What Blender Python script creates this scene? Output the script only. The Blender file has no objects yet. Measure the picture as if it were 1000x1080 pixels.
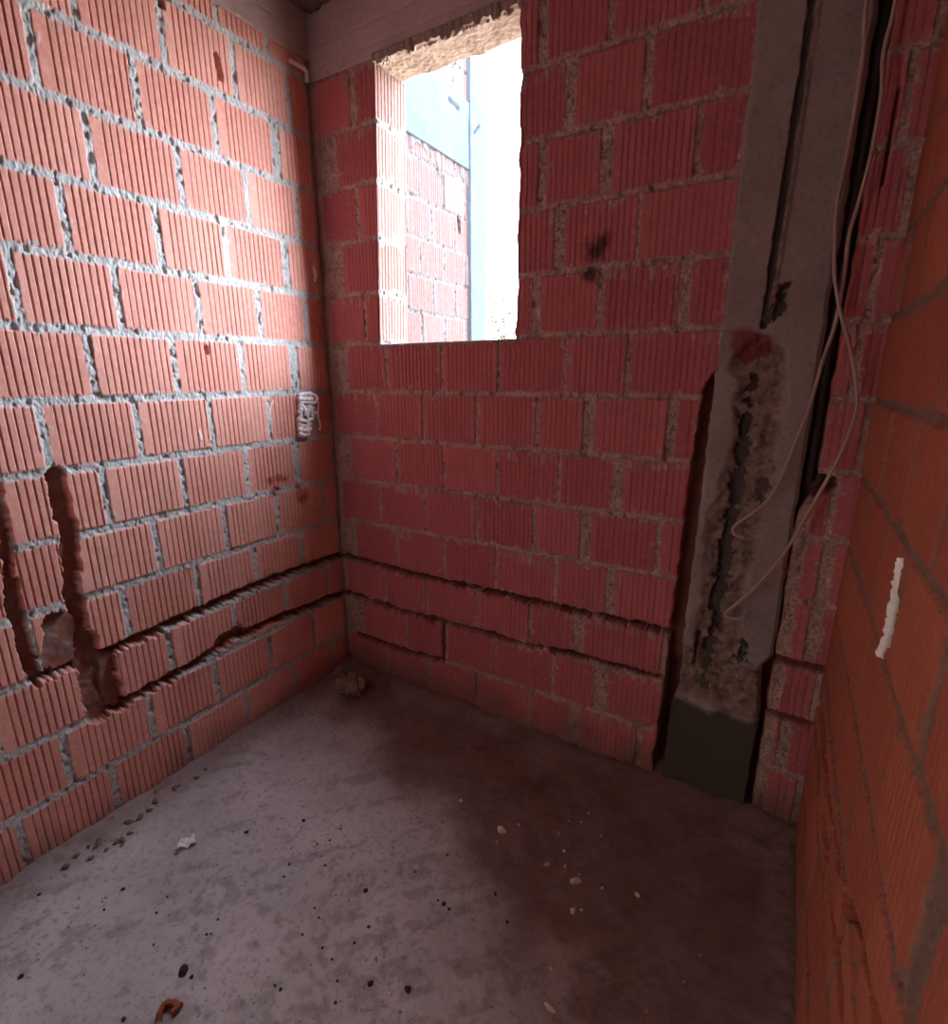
import bpy, bmesh, math, random
import numpy as np
from mathutils import Matrix, Vector

S = bpy.context.scene
COL = S.collection
rng = random.Random(7)
CEIL = 2.83
TH = 0.18
YF = -2.35
ADDED_HALL = 2.5  # reach of the unseen hall added to feed light into the room
SKY_BASE, SKY_LOBE = 3.2, 4.5        # plain sky, and an added bright lobe that lights the left wall

# ------------------------------------------------------------------ noise
def _hash(ix, iy, seed):
    h = (ix.astype(np.int64) * 374761393 + iy.astype(np.int64) * 668265263 + seed * 974634777) & 0xFFFFFFFF
    h = ((h ^ (h >> 13)) * 1274126177) & 0xFFFFFFFF
    h = h ^ (h >> 16)
    return (h & 0xFFFFFF) / float(0xFFFFFF)

def vn(u, v, fu, fv=None, seed=0):
    if fv is None: fv = fu
    x = u * fu + 1000.0; y = v * fv + 1000.0
    ix = np.floor(x); iy = np.floor(y)
    fx = x - ix; fy = y - iy
    fx = fx * fx * (3 - 2 * fx); fy = fy * fy * (3 - 2 * fy)
    a = _hash(ix, iy, seed); b = _hash(ix + 1, iy, seed)
    c = _hash(ix, iy + 1, seed); d = _hash(ix + 1, iy + 1, seed)
    return (a * (1 - fx) + b * fx) * (1 - fy) + (c * (1 - fx) + d * fx) * fy

def fbm(u, v, f, o=3, seed=0):
    t = np.zeros(np.broadcast(u, v).shape); a = 1.0; s = 0.0
    for i in range(o):
        t = t + a * vn(u, v, f, None, seed + i * 17); s += a; a *= .55; f *= 2.03
    return t / s

def ss(a, b, x):
    t = np.clip((x - a) / (b - a), 0, 1)
    return t * t * (3 - 2 * t)

def poly_dist(pts, u, v):
    """distance from grid points to a polyline and the signed offset below/above it"""
    best = np.full(u.shape, 9.0); side = np.zeros(u.shape)
    for (a, b), (c, d) in zip(pts[:-1], pts[1:]):
        ex, ey = c - a, d - b
        L = ex * ex + ey * ey
        t = np.clip(((u - a) * ex + (v - b) * ey) / L, 0, 1)
        dx = u - a - t * ex; dy = v - b - t * ey
        q = np.sqrt(dx * dx + dy * dy)
        m = q < best
        best = np.where(m, q, best)
        side = np.where(m, np.sign(ex * dy - ey * dx), side)
    return best, side

# ------------------------------------------------------------------ object helpers
def mesh_from(name, verts, quads, mat, parent=None, attrs=None, smooth=False, tris=None):
    me = bpy.data.meshes.new(name)
    nq = len(quads); nt = 0 if tris is None else len(tris)
    verts = np.asarray(verts, np.float32); quads = np.asarray(quads, np.int32).reshape(-1, 4)
    me.vertices.add(len(verts)); me.vertices.foreach_set('co', verts.ravel())
    loops = quads.ravel()
    me.loops.add(len(loops)); me.loops.foreach_set('vertex_index', loops)
    me.polygons.add(nq)
    me.polygons.foreach_set('loop_start', np.arange(0, nq * 4, 4, dtype=np.int32))
    me.polygons.foreach_set('loop_total', np.full(nq, 4, np.int32))
    me.update(calc_edges=True)
    if attrs:
        for k, arr in attrs.items():
            at = me.color_attributes.new(k, 'FLOAT_COLOR', 'POINT')
            full = np.zeros((len(verts), 4), np.float32)
            full[:len(arr)] = arr
            at.data.foreach_set('color', full.ravel())
    if smooth:
        me.polygons.foreach_set('use_smooth', np.ones(nq, bool))
    o = bpy.data.objects.new(name, me); COL.objects.link(o)
    if mat: me.materials.append(mat)
    if parent: o.parent = parent
    return o

def grid_solid(name, U, V, H, frame, thick, mat, parent=None, attrs=None, hole=None, smooth=False, follow=False):
    """front relief grid closed by side skirts and a back. U,V 2-D arrays of surface coordinates, H relief.
    frame = (origin, udir, vdir, normal). hole = (i0,i1,j0,j1) vertex index window that is cut out."""
    O, du, dv, n = [np.array(a, float) for a in frame]
    nv, nu = U.shape
    P = O + U[..., None] * du + V[..., None] * dv + H[..., None] * n
    idx = np.arange(nv * nu).reshape(nv, nu)
    flip = np.dot(np.cross(du, dv), n) < 0
    q = np.stack([idx[:-1, :-1], idx[:-1, 1:], idx[1:, 1:], idx[1:, :-1]], -1)
    keep = np.ones((nv - 1, nu - 1), bool)
    if hole:
        i0, i1, j0, j1 = hole
        keep[j0:j1, i0:i1] = False
    quads = [q[keep]]
    verts = [P.reshape(-1, 3)]; base = nv * nu
    def skirt(ids, rev):
        nonlocal base
        ids = np.asarray(ids)
        B = O + (U.ravel()[ids])[:, None] * du + (V.ravel()[ids])[:, None] * dv - (thick - (H.ravel()[ids] if follow else 0 * ids))[:, None] * n
        k = np.arange(len(ids)) + base; base += len(ids)
        verts.append(B)
        f = np.stack([ids[:-1], k[:-1], k[1:], ids[1:]], -1)
        quads.append(f[:, ::-1] if rev else f)
        return k
    k0 = skirt(idx[0, :], False); skirt(idx[-1, :], True)
    skirt(idx[:, 0], True); skirt(idx[:, -1], False)
    # back
    def corner(j, i): return O + U[j, i] * du + V[j, i] * dv - thick * n
    def bq(a, b, c, d):
        nonlocal base
        verts.append(np.array([a, b, c, d])); quads.append(np.array([[base, base + 3, base + 2, base + 1]])); base += 4
    if follow: pass
    elif hole:
        i0, i1, j0, j1 = hole; I = [0, i0, i1, nu - 1]; J = [0, j0, j1, nv - 1]
        for a in range(3):
            for b in range(3):
                if a == 1 and b == 1: continue
                bq(corner(J[b], I[a]), corner(J[b], I[a + 1]), corner(J[b + 1], I[a + 1]), corner(J[b + 1], I[a]))
    else:
        bq(corner(0, 0), corner(0, -1), corner(-1, -1), corner(-1, 0))
    qs = np.concatenate(quads)
    if flip: qs = qs[:, ::-1]
    at = None
    if attrs: at = {k: a.reshape(-1, 4) for k, a in attrs.items()}
    return mesh_from(name, np.concatenate(verts), qs, mat, parent, at, smooth)

def box(name, lo, hi, mat, parent=None):
    x0, y0, z0 = lo; x1, y1, z1 = hi
    v = [(x0,y0,z0),(x1,y0,z0),(x1,y1,z0),(x0,y1,z0),(x0,y0,z1),(x1,y0,z1),(x1,y1,z1),(x0,y1,z1)]
    f = [(0,3,2,1),(4,5,6,7),(0,1,5,4),(1,2,6,5),(2,3,7,6),(3,0,4,7)]
    return mesh_from(name, v, f, mat, parent)

def structure(o, label=None):
    o['kind'] = 'structure'
    if label: o['label'] = label
    return o

def tag(o, label, cat, group=None, kind=None):
    o['label'] = label; o['category'] = cat
    if group: o['group'] = group
    if kind: o['kind'] = kind
    return o

def empty(name, loc):
    o = bpy.data.objects.new(name, None); COL.objects.link(o); o.location = loc
    o.empty_display_size = .05
    return o

def catmull(pts, n=8):
    P = [np.array(p, float) for p in pts]
    P = [2 * P[0] - P[1]] + P + [2 * P[-1] - P[-2]]
    out = []
    for i in range(1, len(P) - 2):
        for k in range(n):
            t = k / n
            a, b, c, d = P[i - 1], P[i], P[i + 1], P[i + 2]
            out.append(.5 * ((2 * b) + (c - a) * t + (2 * a - 5 * b + 4 * c - d) * t * t + (3 * b - a - 3 * c + d) * t ** 3))
    out.append(P[-2])
    return np.array(out)

def tube_geo(path, rad, seg=10, jit=0.0, seed=0):
    path = np.asarray(path); n = len(path)
    r = np.full(n, rad) if np.isscalar(rad) else np.asarray(rad)
    R = np.random.RandomState(seed)
    T = np.gradient(path, axis=0); T /= np.linalg.norm(T, axis=1)[:, None] + 1e-12
    a = np.array([0, 0, 1.0]) if abs(T[0][2]) < .9 else np.array([1.0, 0, 0])
    N = np.cross(T[0], a); N /= np.linalg.norm(N)
    V = []
    for i in range(n):
        N = N - T[i] * np.dot(N, T[i]); N /= np.linalg.norm(N); B = np.cross(T[i], N)
        for k in range(seg):
            an = 2 * math.pi * k / seg
            V.append(path[i] + (N * math.cos(an) + B * math.sin(an)) * r[i] * (1 + jit * (R.rand() - .5)))
    Q = []
    for i in range(n - 1):
        for k in range(seg):
            k2 = (k + 1) % seg
            Q.append((i * seg + k, i * seg + k2, (i + 1) * seg + k2, (i + 1) * seg + k))
    c0 = len(V); V.append(path[0]); c1 = len(V); V.append(path[-1])
    for k in range(0, seg, 2):
        Q.append((c0, (k + 2) % seg, k + 1, k)); b = (n - 1) * seg
        Q.append((c1, b + k, b + k + 1, b + (k + 2) % seg))
    return np.array(V), np.array(Q)

def tubes(name, paths, mat, parent=None, seg=10, jit=0.0):
    Vs, Qs, b = [], [], 0
    for i, (p, r) in enumerate(paths):
        v, q = tube_geo(p, r, seg, jit, i + 3)
        Vs.append(v); Qs.append(q + b); b += len(v)
    return mesh_from(name, np.concatenate(Vs), np.concatenate(Qs), mat, parent, smooth=True)

# ------------------------------------------------------------------ materials
def lin(r, g, b):
    def f(c):
        c /= 255.0
        return c / 12.92 if c <= .04045 else ((c + .055) / 1.055) ** 2.4
    return (f(r), f(g), f(b), 1.0)

class NT:
    def __init__(self, name, rough=.85, spec=.25):
        self.m = bpy.data.materials.new(name); self.m.use_nodes = True
        self.t = self.m.node_tree; self.b = self.t.nodes['Principled BSDF']
        self.b.inputs['Roughness'].default_value = rough
        self.b.inputs['Specular IOR Level'].default_value = spec
        self.g = self.t.nodes.new('ShaderNodeNewGeometry')
    def n(self, typ, **kw):
        nd = self.t.nodes.new(typ)
        for k, v in kw.items(): setattr(nd, k, v)
        return nd
    def link(self, a, b): self.t.links.new(a, b)
    def noise(self, scale, detail=4, rough=.6):
        nd = self.n('ShaderNodeTexNoise'); nd.inputs['Scale'].default_value = scale
        nd.inputs['Detail'].default_value = detail; nd.inputs['Roughness'].default_value = rough
        self.link(self.g.outputs['Position'], nd.inputs['Vector'])
        return nd.outputs['Fac']
    def ramp(self, fac, lo, hi, clo=0.0, chi=1.0):
        nd = self.n('ShaderNodeMapRange'); nd.inputs[1].default_value = lo; nd.inputs[2].default_value = hi
        nd.inputs[3].default_value = clo; nd.inputs[4].default_value = chi
        self.link(fac, nd.inputs[0]); return nd.outputs[0]
    def mix(self, fac, a, b, mode='MIX'):
        nd = self.n('ShaderNodeMix', data_type='RGBA', blend_type=mode)
        for s, v in ((0, fac), (6, a), (7, b)):
            if hasattr(v, 'is_linked') or hasattr(v, 'links'): self.link(v, nd.inputs[s])
            elif s == 0: nd.inputs[0].default_value = v
            else: nd.inputs[s].default_value = v
        return nd.outputs[2]
    def mulf(self, a, b):
        nd = self.n('ShaderNodeMath', operation='MULTIPLY'); self.link(a, nd.inputs[0]); self.link(b, nd.inputs[1]); return nd.outputs[0]
    def attr(self, name):
        nd = self.n('ShaderNodeAttribute', attribute_name=name)
        sp = self.n('ShaderNodeSeparateColor'); self.link(nd.outputs['Color'], sp.inputs[0])
        return sp.outputs[0], sp.outputs[1], sp.outputs[2], nd.outputs['Alpha']
    def bump(self, h, strength=.4, dist=.004):
        nd = self.n('ShaderNodeBump'); nd.inputs['Strength'].default_value = strength; nd.inputs['Distance'].default_value = dist
        self.link(h, nd.inputs['Height']); self.link(nd.outputs[0], self.b.inputs['Normal'])
    def out(self, c):
        self.link(c, self.b.inputs['Base Color']); return self.m

def brick_mat(name, c0, c1, mort0, mort1, raw):
    t = NT(name, .88, .2)
    mo, rn, ch, du = t.attr('surface'); rp, soot_shade, wh, _ = t.attr('marks')
    br = t.mix(rn, c0, c1)
    br = t.mix(t.ramp(t.noise(9, 5), .3, .75, 0, .35), br, tuple(x * .72 for x in c0[:3]) + (1,))
    br = t.mix(t.ramp(t.noise(60, 3), .45, .75, 0, .3), br, tuple(min(1, x * 1.35 + .02) for x in c1[:3]) + (1,))
    mt = t.mix(t.ramp(t.noise(130, 4), .3, .7), mort0, mort1)
    mt = t.mix(t.ramp(t.noise(14, 3), .35, .7, 0, .5), mt, tuple(x * .7 for x in mort0[:3]) + (1,))
    c = t.mix(mo, br, mt)
    rawc = t.mix(t.ramp(t.noise(28, 4), .45, .75, 0, .8), raw, tuple(x * .55 for x in mort0[:3]) + (1,))
    c = t.mix(ch, c, rawc)
    c = t.mix(du, c, lin(118, 92, 84))
    c = t.mix(rp, c, lin(150, 18, 30))
    c = t.mix(soot_shade, c, lin(40, 32, 38))  # real soot on the back wall, painted crack shade on the right
    c = t.mix(wh, c, lin(225, 205, 200))
    t.bump(t.noise(220, 3), .35, .002)
    return t.out(c)

M = {}
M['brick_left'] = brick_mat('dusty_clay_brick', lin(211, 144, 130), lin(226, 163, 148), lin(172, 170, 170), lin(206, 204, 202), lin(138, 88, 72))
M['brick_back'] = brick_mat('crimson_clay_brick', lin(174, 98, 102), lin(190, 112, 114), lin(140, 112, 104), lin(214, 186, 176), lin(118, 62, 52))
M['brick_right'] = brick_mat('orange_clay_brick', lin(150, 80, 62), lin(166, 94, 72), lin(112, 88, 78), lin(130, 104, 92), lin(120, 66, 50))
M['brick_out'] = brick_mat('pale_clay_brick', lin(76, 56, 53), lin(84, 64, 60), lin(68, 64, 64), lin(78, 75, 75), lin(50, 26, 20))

M['brick_jamb'] = brick_mat('darkened_jamb_brick', lin(118, 84, 76), lin(128, 96, 88), lin(118, 112, 110), lin(134, 128, 126), lin(90, 50, 40))  # base colour darkened because bright daylight washed the jamb out

def concrete(name, c0, c1, scale=6, bump=.5):
    t = NT(name, .9, .2)
    c = t.mix(t.ramp(t.noise(scale, 6), .3, .7), c0, c1)
    c = t.mix(t.ramp(t.noise(scale * 14, 4), .5, .75, 0, .45), c, tuple(x * .7 for x in c0[:3]) + (1,))
    t.bump(t.noise(90, 5), bump, .004)
    return t.out(c)
M['beam'] = concrete('raw_beam_concrete', lin(176, 158, 158), lin(194, 176, 176), 4)
M['lintel'] = concrete('tan_lintel_concrete', lin(140, 126, 116), lin(164, 148, 136), 7)
M['ceiling'] = concrete('ceiling_concrete', lin(120, 100, 100), lin(140, 118, 116), 5)
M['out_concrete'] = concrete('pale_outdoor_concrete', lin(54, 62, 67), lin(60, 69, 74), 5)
M['mortar_lump'] = concrete('dried_mortar', lin(134, 112, 98), lin(168, 146, 130), 40, .8)

t = NT('column_concrete', .92, .2)
mo, rn, ch, du = t.attr('surface'); rp, soot_shade, wh, _ = t.attr('marks')
c = t.mix(t.ramp(t.noise(5, 6), .3, .7), lin(136, 124, 120), lin(162, 148, 144))
c = t.mix(t.ramp(t.noise(70, 4), .5, .75, 0, .4), c, lin(92, 76, 70))
c = t.mix(mo, c, t.mix(t.ramp(t.noise(45, 5), .35, .65), lin(98, 80, 72), lin(152, 130, 114)))
c = t.mix(ch, c, lin(88, 80, 74))
c = t.mix(du, c, lin(80, 74, 66))
c = t.mix(rp, c, lin(120, 34, 48))
t.bump(t.noise(90, 5), .5, .004)
M['column'] = t.out(c)

t = NT('dusty_floor_screed', .8, .3)
mo, rn, ch, du = t.attr('surface')
c = t.mix(t.ramp(t.noise(3.2, 6), .3, .7), lin(160, 152, 155), lin(188, 179, 182))
c = t.mix(t.ramp(t.noise(48, 5), .52, .74, 0, .5), c, lin(96, 82, 76))
c = t.mix(t.ramp(t.noise(190, 2), .62, .75, 0, .5), c, lin(176, 162, 156))
c = t.mix(t.mulf(t.ramp(t.noise(75, 3, .7), .58, .68, 0, .8), t.ramp(t.noise(3.0, 3), .42, .62, .1, 1)), c, lin(70, 58, 54))
c = t.mix(rn, c, lin(104, 72, 64))
c = t.mix(mo, c, lin(84, 70, 64))
t.bump(t.noise(120, 5), .35, .004)
M['floor'] = t.out(c)

def plain(name, col, rough=.7, var=.25, scale=60, spec=.3):
    t = NT(name, rough, spec)
    c = t.mix(t.ramp(t.noise(scale, 4), .3, .7), col, tuple(x * (1 - var) for x in col[:3]) + (1,))
    t.bump(t.noise(scale * 3, 3), .3, .002)
    return t.out(c)
M['foam'] = plain('dried_white_foam', lin(250, 246, 242), .8)
M['cable'] = plain('grey_cable_sheath', lin(176, 150, 140), .55, .12)
M['paper'] = plain('crumpled_white_paper', lin(235, 232, 238), .8, .1)
M['shard'] = plain('broken_brick', lin(150, 78, 54), .9)
M['crumb_pale'] = plain('pale_plaster_crumb', lin(226, 196, 178), .9)
M['crumb_dark'] = plain('dark_mortar_crumb', lin(60, 48, 44), .9)
M['crumb_mid'] = plain('brown_mortar_crumb', lin(128, 102, 90), .9)
M['conduit'] = plain('dark_conduit_plastic', lin(58, 50, 48), .5)
M['foliage'] = plain('dusty_olive_leaves', lin(40, 46, 18), .7)
M['bark'] = plain('grey_bark', lin(110, 92, 74), .9)
M['plaster'] = plain('pale_added_hall_plaster', lin(215, 208, 200), .9, .08, 8)
M['ground'] = plain('dry_sandy_ground', lin(176, 160, 142), .95, .2, 1.5)

# ------------------------------------------------------------------ brick relief
def seq(js, lo, hi, w, step=.255):
    """joint list [(u,width)] extended both ways at the brick pitch"""
    js = sorted([(j if isinstance(j, tuple) else (j, w)) for j in js])
    a = js[0][0] - step
    while a > lo - step: js.insert(0, (a, w)); a -= step
    a = js[-1][0] + step
    while a < hi + step: js.append((a, w)); a += step
    return js

def relief(u, v, rows, seed, bed, mort_h=-.004, rib=.0046, smear=0.3, wob=.003, edge=.004, comb=0.0):
    """height and masks of a ribbed-clay-block wall; rows = [(z0,z1,[(u,w)...])]"""
    H = np.full(u.shape, mort_h); mort = np.ones(u.shape); rnd = np.zeros(u.shape)
    wu = (fbm(u, v, 22, 3, seed) - .5) * 2 * wob + (vn(u, v, 170, None, seed + 5) - .5) * wob * .9
    wv = (fbm(u, v, 18, 3, seed + 9) - .5) * 2 * wob + (vn(u, v, 160, None, seed + 6) - .5) * wob * 1.1
    uu = u + wu; vv = v + wv
    comb_n = vn(u, v, 1 / .0098, 7, seed + 31)
    for r, (z0, z1, js) in enumerate(rows):
        J = np.array([a for a, _ in js]); W = np.array([w for _, w in js])
        sel = np.where((vv > z0) & (vv <= z1))
        if len(sel[0]) == 0: continue
        su, sv = uu[sel], vv[sel]
        k = np.clip(np.searchsorted(J, su), 1, len(J) - 1)
        dl = su - J[k - 1] - W[k - 1] / 2; dr = J[k] - W[k] / 2 - su
        db = sv - z0 - bed / 2; dt = z1 - bed / 2 - sv
        a = np.minimum(dl, dr); b = np.minimum(db, dt)
        d = np.minimum(a, b)
        cr = .008
        cm = (a < cr) & (b < cr)
        d = np.where(cm, cr - np.sqrt(np.maximum(cr - a, 0) ** 2 + np.maximum(cr - b, 0) ** 2), d)
        kid = k + r * 57
        r1 = _hash(kid, kid * 0, seed + 1); r2 = _hash(kid, kid * 0 + 3, seed + 2); r3 = _hash(kid, kid * 0 + 9, seed + 3)
        bw = dl + dr
        pitch = .0192
        marg = .010 + r3 * .022
        ph = np.mod(u[sel] - J[k - 1] - W[k - 1] / 2 - marg, pitch) - pitch / 2
        inb = (dl > marg * .8) & (dr > .010)
        g = (1 - ss(.0007, .0022, np.abs(ph))) * inb
        rs = rib * (.55 + .75 * r2) * ss(-.002, .012, d)
        h = (r1 - .5) * .005 + (r2 - .5) * .012 * (dl / np.maximum(bw, .05) - .5) - rs * g
        h = h + (fbm(u[sel], v[sel], 40, 2, seed + 4) - .5) * .0015
        m = 1 - ss(0, edge, d)
        # mortar smeared over the arris
        n = fbm(u[sel], v[sel], 55, 3, seed + 12)
        sm = ss(.56, .66, n + smear * .22 - d * 9) * (d > 0)
        if comb > 0:
            ln = (vn(u[sel], v[sel] * 0 + r, 5, 1, seed + 40) - .35) * .075
            cb = ss(.48, .62, comb_n[sel]) * (dt < ln) * (dt > 0) * comb
            cb2 = ss(.62, .75, comb_n[sel]) * (db < ln * .5) * (db > 0) * comb
            sm = np.maximum(sm, np.maximum(cb, cb2))
        mn = (fbm(u[sel], v[sel], 95, 3, seed + 21) - .5)
        hm = mort_h + mn * .007 + (vn(u[sel], v[sel], 240, None, seed + 78) - .5) * .003 - ss(.72, .82, vn(u[sel], v[sel], 60, None, seed + 77)) * .007
        hh = h * (1 - m) + hm * m
        hh = hh + sm * (1 - m) * (.0012 + mn * .002)
        H[sel] = hh
        mort[sel] = np.maximum(m, sm * .9)
        rnd[sel] = r1
    return H, mort, rnd

def rib_jag(u, amp, seed):
    """ragged lip that breaks along the brick ribs"""
    s = _hash(np.floor(u / .0192), np.floor(u / .0192) * 0, seed)
    return (s - .5) * amp + (np.mod(u, .0192) / .0192 - .5) * amp * .6

def carve(H, ch, u, v, pts, wid, depth, seed, rag=.008, jag=0.0, fade=None):
    d, side = poly_dist(pts, u, v)
    n = (fbm(u, v, 30, 3, seed) - .5) * 2 * rag + (vn(u, v, 140, None, seed + 3) - .5) * rag * .6
    if jag: n = n + np.where(side < 0, rib_jag(u, jag, seed), 0)
    e = wid / 2 + n - d
    if fade is not None: e = e + fade(u, v)
    m = ss(-.001, .0035, e)
    dep = depth * (.75 + .5 * fbm(u, v, 24, 3, seed + 8))
    H[:] = H * (1 - m) - dep * m
    ch[:] = np.maximum(ch, m)
    return m

def axis(lo, fine_lo, fine_hi, hi, d, D):
    a = []
    if lo < fine_lo: a += list(np.linspace(lo, fine_lo, max(2, int((fine_lo - lo) / D) + 1))[:-1])
    a += list(np.linspace(fine_lo, fine_hi, int((fine_hi - fine_lo) / d) + 1))
    if hi > fine_hi: a += list(np.linspace(fine_hi, hi, max(2, int((hi - fine_hi) / D) + 1))[1:])
    return np.array(a)

def pack(*ch):
    return np.stack(ch, -1).astype(np.float32)

def zr(i): return (2.4 - .2 * i, 2.6 - .2 * i)      # course i: bed heights

# ------------------------------------------------------------------ left wall (plane x = 0, u = y)
LW = {0: [-1.1, -.845, -.601, -.355, (-.118, .02)], 1: [-1.215, -.965, -.706, -.452, (-.2, .036)],
      2: [-1.11, -.865, -.603, -.352, -.122], 3: [-.962, -.702, -.462, (-.2, .03)],
      4: [-1.11, -.856, -.596, -.348, -.115], 5: [-.961, -.708, -.449, (-.203, .042)],
      6: [-1.114, -.86, -.605, -.351, -.11], 7: [-.988, -.738, -.48, (-.232, .032)],
      8: [-1.11, -.859, -.601, -.357, -.1], 9: [-.992, -.739, -.49, (-.25, .03)],
      10: [-1.12, -.872, -.61, -.36, -.11], 11: [-1.23, -.971, -.721, -.47, -.22],
      12: [-1.376, -1.12, -.865, -.61, -.36, -.11]}
ZL = 2.668
def make_left():
    ua = axis(YF - .18, -1.95, 0.0, TH, .0019, .012); va = np.linspace(0, ZL, 590)
    u, v = np.meshgrid(ua, va)
    rows = [(zr(i)[0], zr(i)[1], seq(LW[i], -2.4, .3, .017)) for i in range(13)]
    rows.append((2.6, ZL + .012, seq([-.655, -.403, -.201], -2.4, .3, .016)))
    H, mo, rn = relief(u, v, rows, 11, .020, -.0025, .0062, -.25, .0026)
    ch = np.zeros_like(H); rp = np.zeros_like(H); soot_shade = np.zeros_like(H); wh = np.zeros_like(H); du = np.zeros_like(H)
    # mortar-filled corner strip
    cs = ss(-.030, -.025, u + (fbm(u, v, 14, 2, 5) - .5) * .02)
    H = H * (1 - cs) + (-.016 + (fbm(u, v, 40, 3, 6) - .5) * .008) * cs
    mo = np.maximum(mo, cs * .75)
    # chases cut for pipes
    carve(H, ch, u, v, [(-1.25, .597), (-1.08, .596), (-.86, .605), (-.58, .622), (-.3, .625), (-.04, .615), (.0, .61)], .036, .045, 41, .006, .014)
    carve(H, ch, u, v, [(-1.125, .392), (-1.1, .395), (-.89, .405), (-.61, .442), (-.38, .436), (-.15, .42), (.0, .41)], .038, .045, 42, .008, .014)
    carve(H, ch, u, v, [(-.69, .455), (-.60, .47)], .045, .03, 43, .012)
    carve(H, ch, u, v, [(-1.105, 1.185), (-1.105, 1.0), (-1.125, .84), (-1.12, .66), (-1.12, .52), (-1.115, .40)], .046, .03, 44, .011)
    carve(H, ch, u, v, [(-1.12, .66), (-1.12, .40)], .07, .033, 45, .012)
    carve(H, ch, u, v, [(-1.25, 1.19), (-1.25, 1.03), (-1.262, .9), (-1.265, .70), (-1.255, .61)], .036, .032, 46, .012)
    carve(H, ch, u, v, [(-1.19, .64), (-1.17, .74)], .09, .022, 47, .016)
    carve(H, ch, u, v, [(-1.072, .58), (-1.068, .41)], .045, .024, 48, .014)
    # small holes and chips
    carve(H, ch, u, v, [(-.419, 2.508), (-.411, 2.452)], .022, .12, 50, .005)
    carve(H, ch, u, v, [(-.588, 1.565), (-.586, 1.553)], .015, .1, 51, .004)
    carve(H, ch, u, v, [(-.596, 2.60), (-.588, 2.57)], .022, .03, 52, .006)
    carve(H, ch, u, v, [(-.596, 1.77), (-.59, 1.74)], .011, .03, 53, .003)
    # paint, dabs, dust
    for a, b, r in ((-.375, 1.045, .02), (-.335, 1.05, .025), (-.30, 1.045, .018), (-.36, 1.0, .03), (-.22, .95, .04), (-.23, 1.0, .02)):
        rp = np.maximum(rp, .75 * ss(r * 1.3, r * .2, np.hypot(u - a, v - b) + (fbm(u, v, 60, 3, 61) - .5) * .03))
    d, _ = poly_dist([(-.658, 1.275), (-.654, 1.25)], u, v)
    wh = np.maximum(wh, ss(.008, .003, d + (vn(u, v, 120, None, 3) - .5) * .006)); H = H + .003 * wh
    wh = np.maximum(wh, .8 * ss(.006, .002, poly_dist([(-.345, 1.32), (-.33, 1.36), (-.32, 1.37)], u, v)[0]))
    du = ss(.16, .0, v + (fbm(u, v, 9, 3, 71) - .5) * .2) * .55
    return structure(grid_solid('wall_left', u, v, H, ((0, 0, 0), (0, 1, 0), (0, 0, 1), (1, 0, 0)), .18, M['brick_left'],
        attrs={'surface': pack(mo, rn, ch, du), 'marks': pack(rp, soot_shade, wh, wh)}),
        'bright red ribbed clay block wall with pale mortar joints on the left')
make_left()

# ------------------------------------------------------------------ back wall (plane y = 0, u = x) with the window hole
w7, = (.007,)
BW = {0: [(-.03, .007), (.218, .03), (.47, .007), (.74, .007), (1.01, .03), (1.225, .018), (1.48, .012)],
      1: [(.11, .012), (.36, .007), (.61, .007), (.86, .007), (1.109, .036), (1.342, .022), (1.62, .007)],
      2: [(-.03, .007), (.213, .02), (.47, .007), (.74, .007), (1.02, .026), (1.233, .036), (1.494, .012)],
      3: [(.1, .026), (.36, .007), (.61, .007), (.86, .007), (1.087, .034), (1.345, .008), (1.62, .007)],
      4: [(-.03, .007), (.224, .012), (.47, .007), (.74, .007), (1.012, .03), (1.238, .018), (1.494, .03)],
      5: [(.1, .007), (.34, .008), (.61, .008), (.865, .007), (1.125, .008), (1.34, .01), (1.62, .007)],
      6: [(-.03, .007), (.253, .006), (.511, .006), (.767, .008), (1.027, .012), (1.219, .038), (1.492, .028)],
      7: [(.094, .008), (.365, .012), (.611, .007), (.861, .007), (1.12, .01), (1.331, .034), (1.62, .007)],
      8: [(-.03, .007), (.255, .007), (.512, .007), (.766, .007), (1.024, .012), (1.228, .036), (1.484, .014)],
      9: [(.09, .007), (.346, .007), (.603, .008), (.86, .008), (1.12, .012), (1.333, .034), (1.62, .007)],
      10: [(-.03, .007), (.256, .007), (.505, .008), (.76, .006), (1.018, .01), (1.222, .04), (1.54, .022)],
      11: [(.11, .007), (.376, .007), (.603, .02), (.86, .007), (1.125, .008), (1.321, .05), (1.56, .03)],
      12: [(-.03, .007), (.25, .007), (.51, .01), (.768, .008), (1.021, .012), (1.222, .044), (1.48, .02)]}
RT = {0: 1.95, 1: 1.99, 2: 1.955, 3: 1.99, 4: 1.955, 5: 1.945, 6: 1.99, 7: 1.95, 8: 1.96, 9: 1.957, 10: 1.99, 11: 1.93, 12: 1.99}
WX0, WX1, WZ0, WZ1 = .318, .936, 1.595, 2.6
def wshift(z): return .018 - .037 * (2.6 - z)            # the left jamb leans a little
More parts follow.
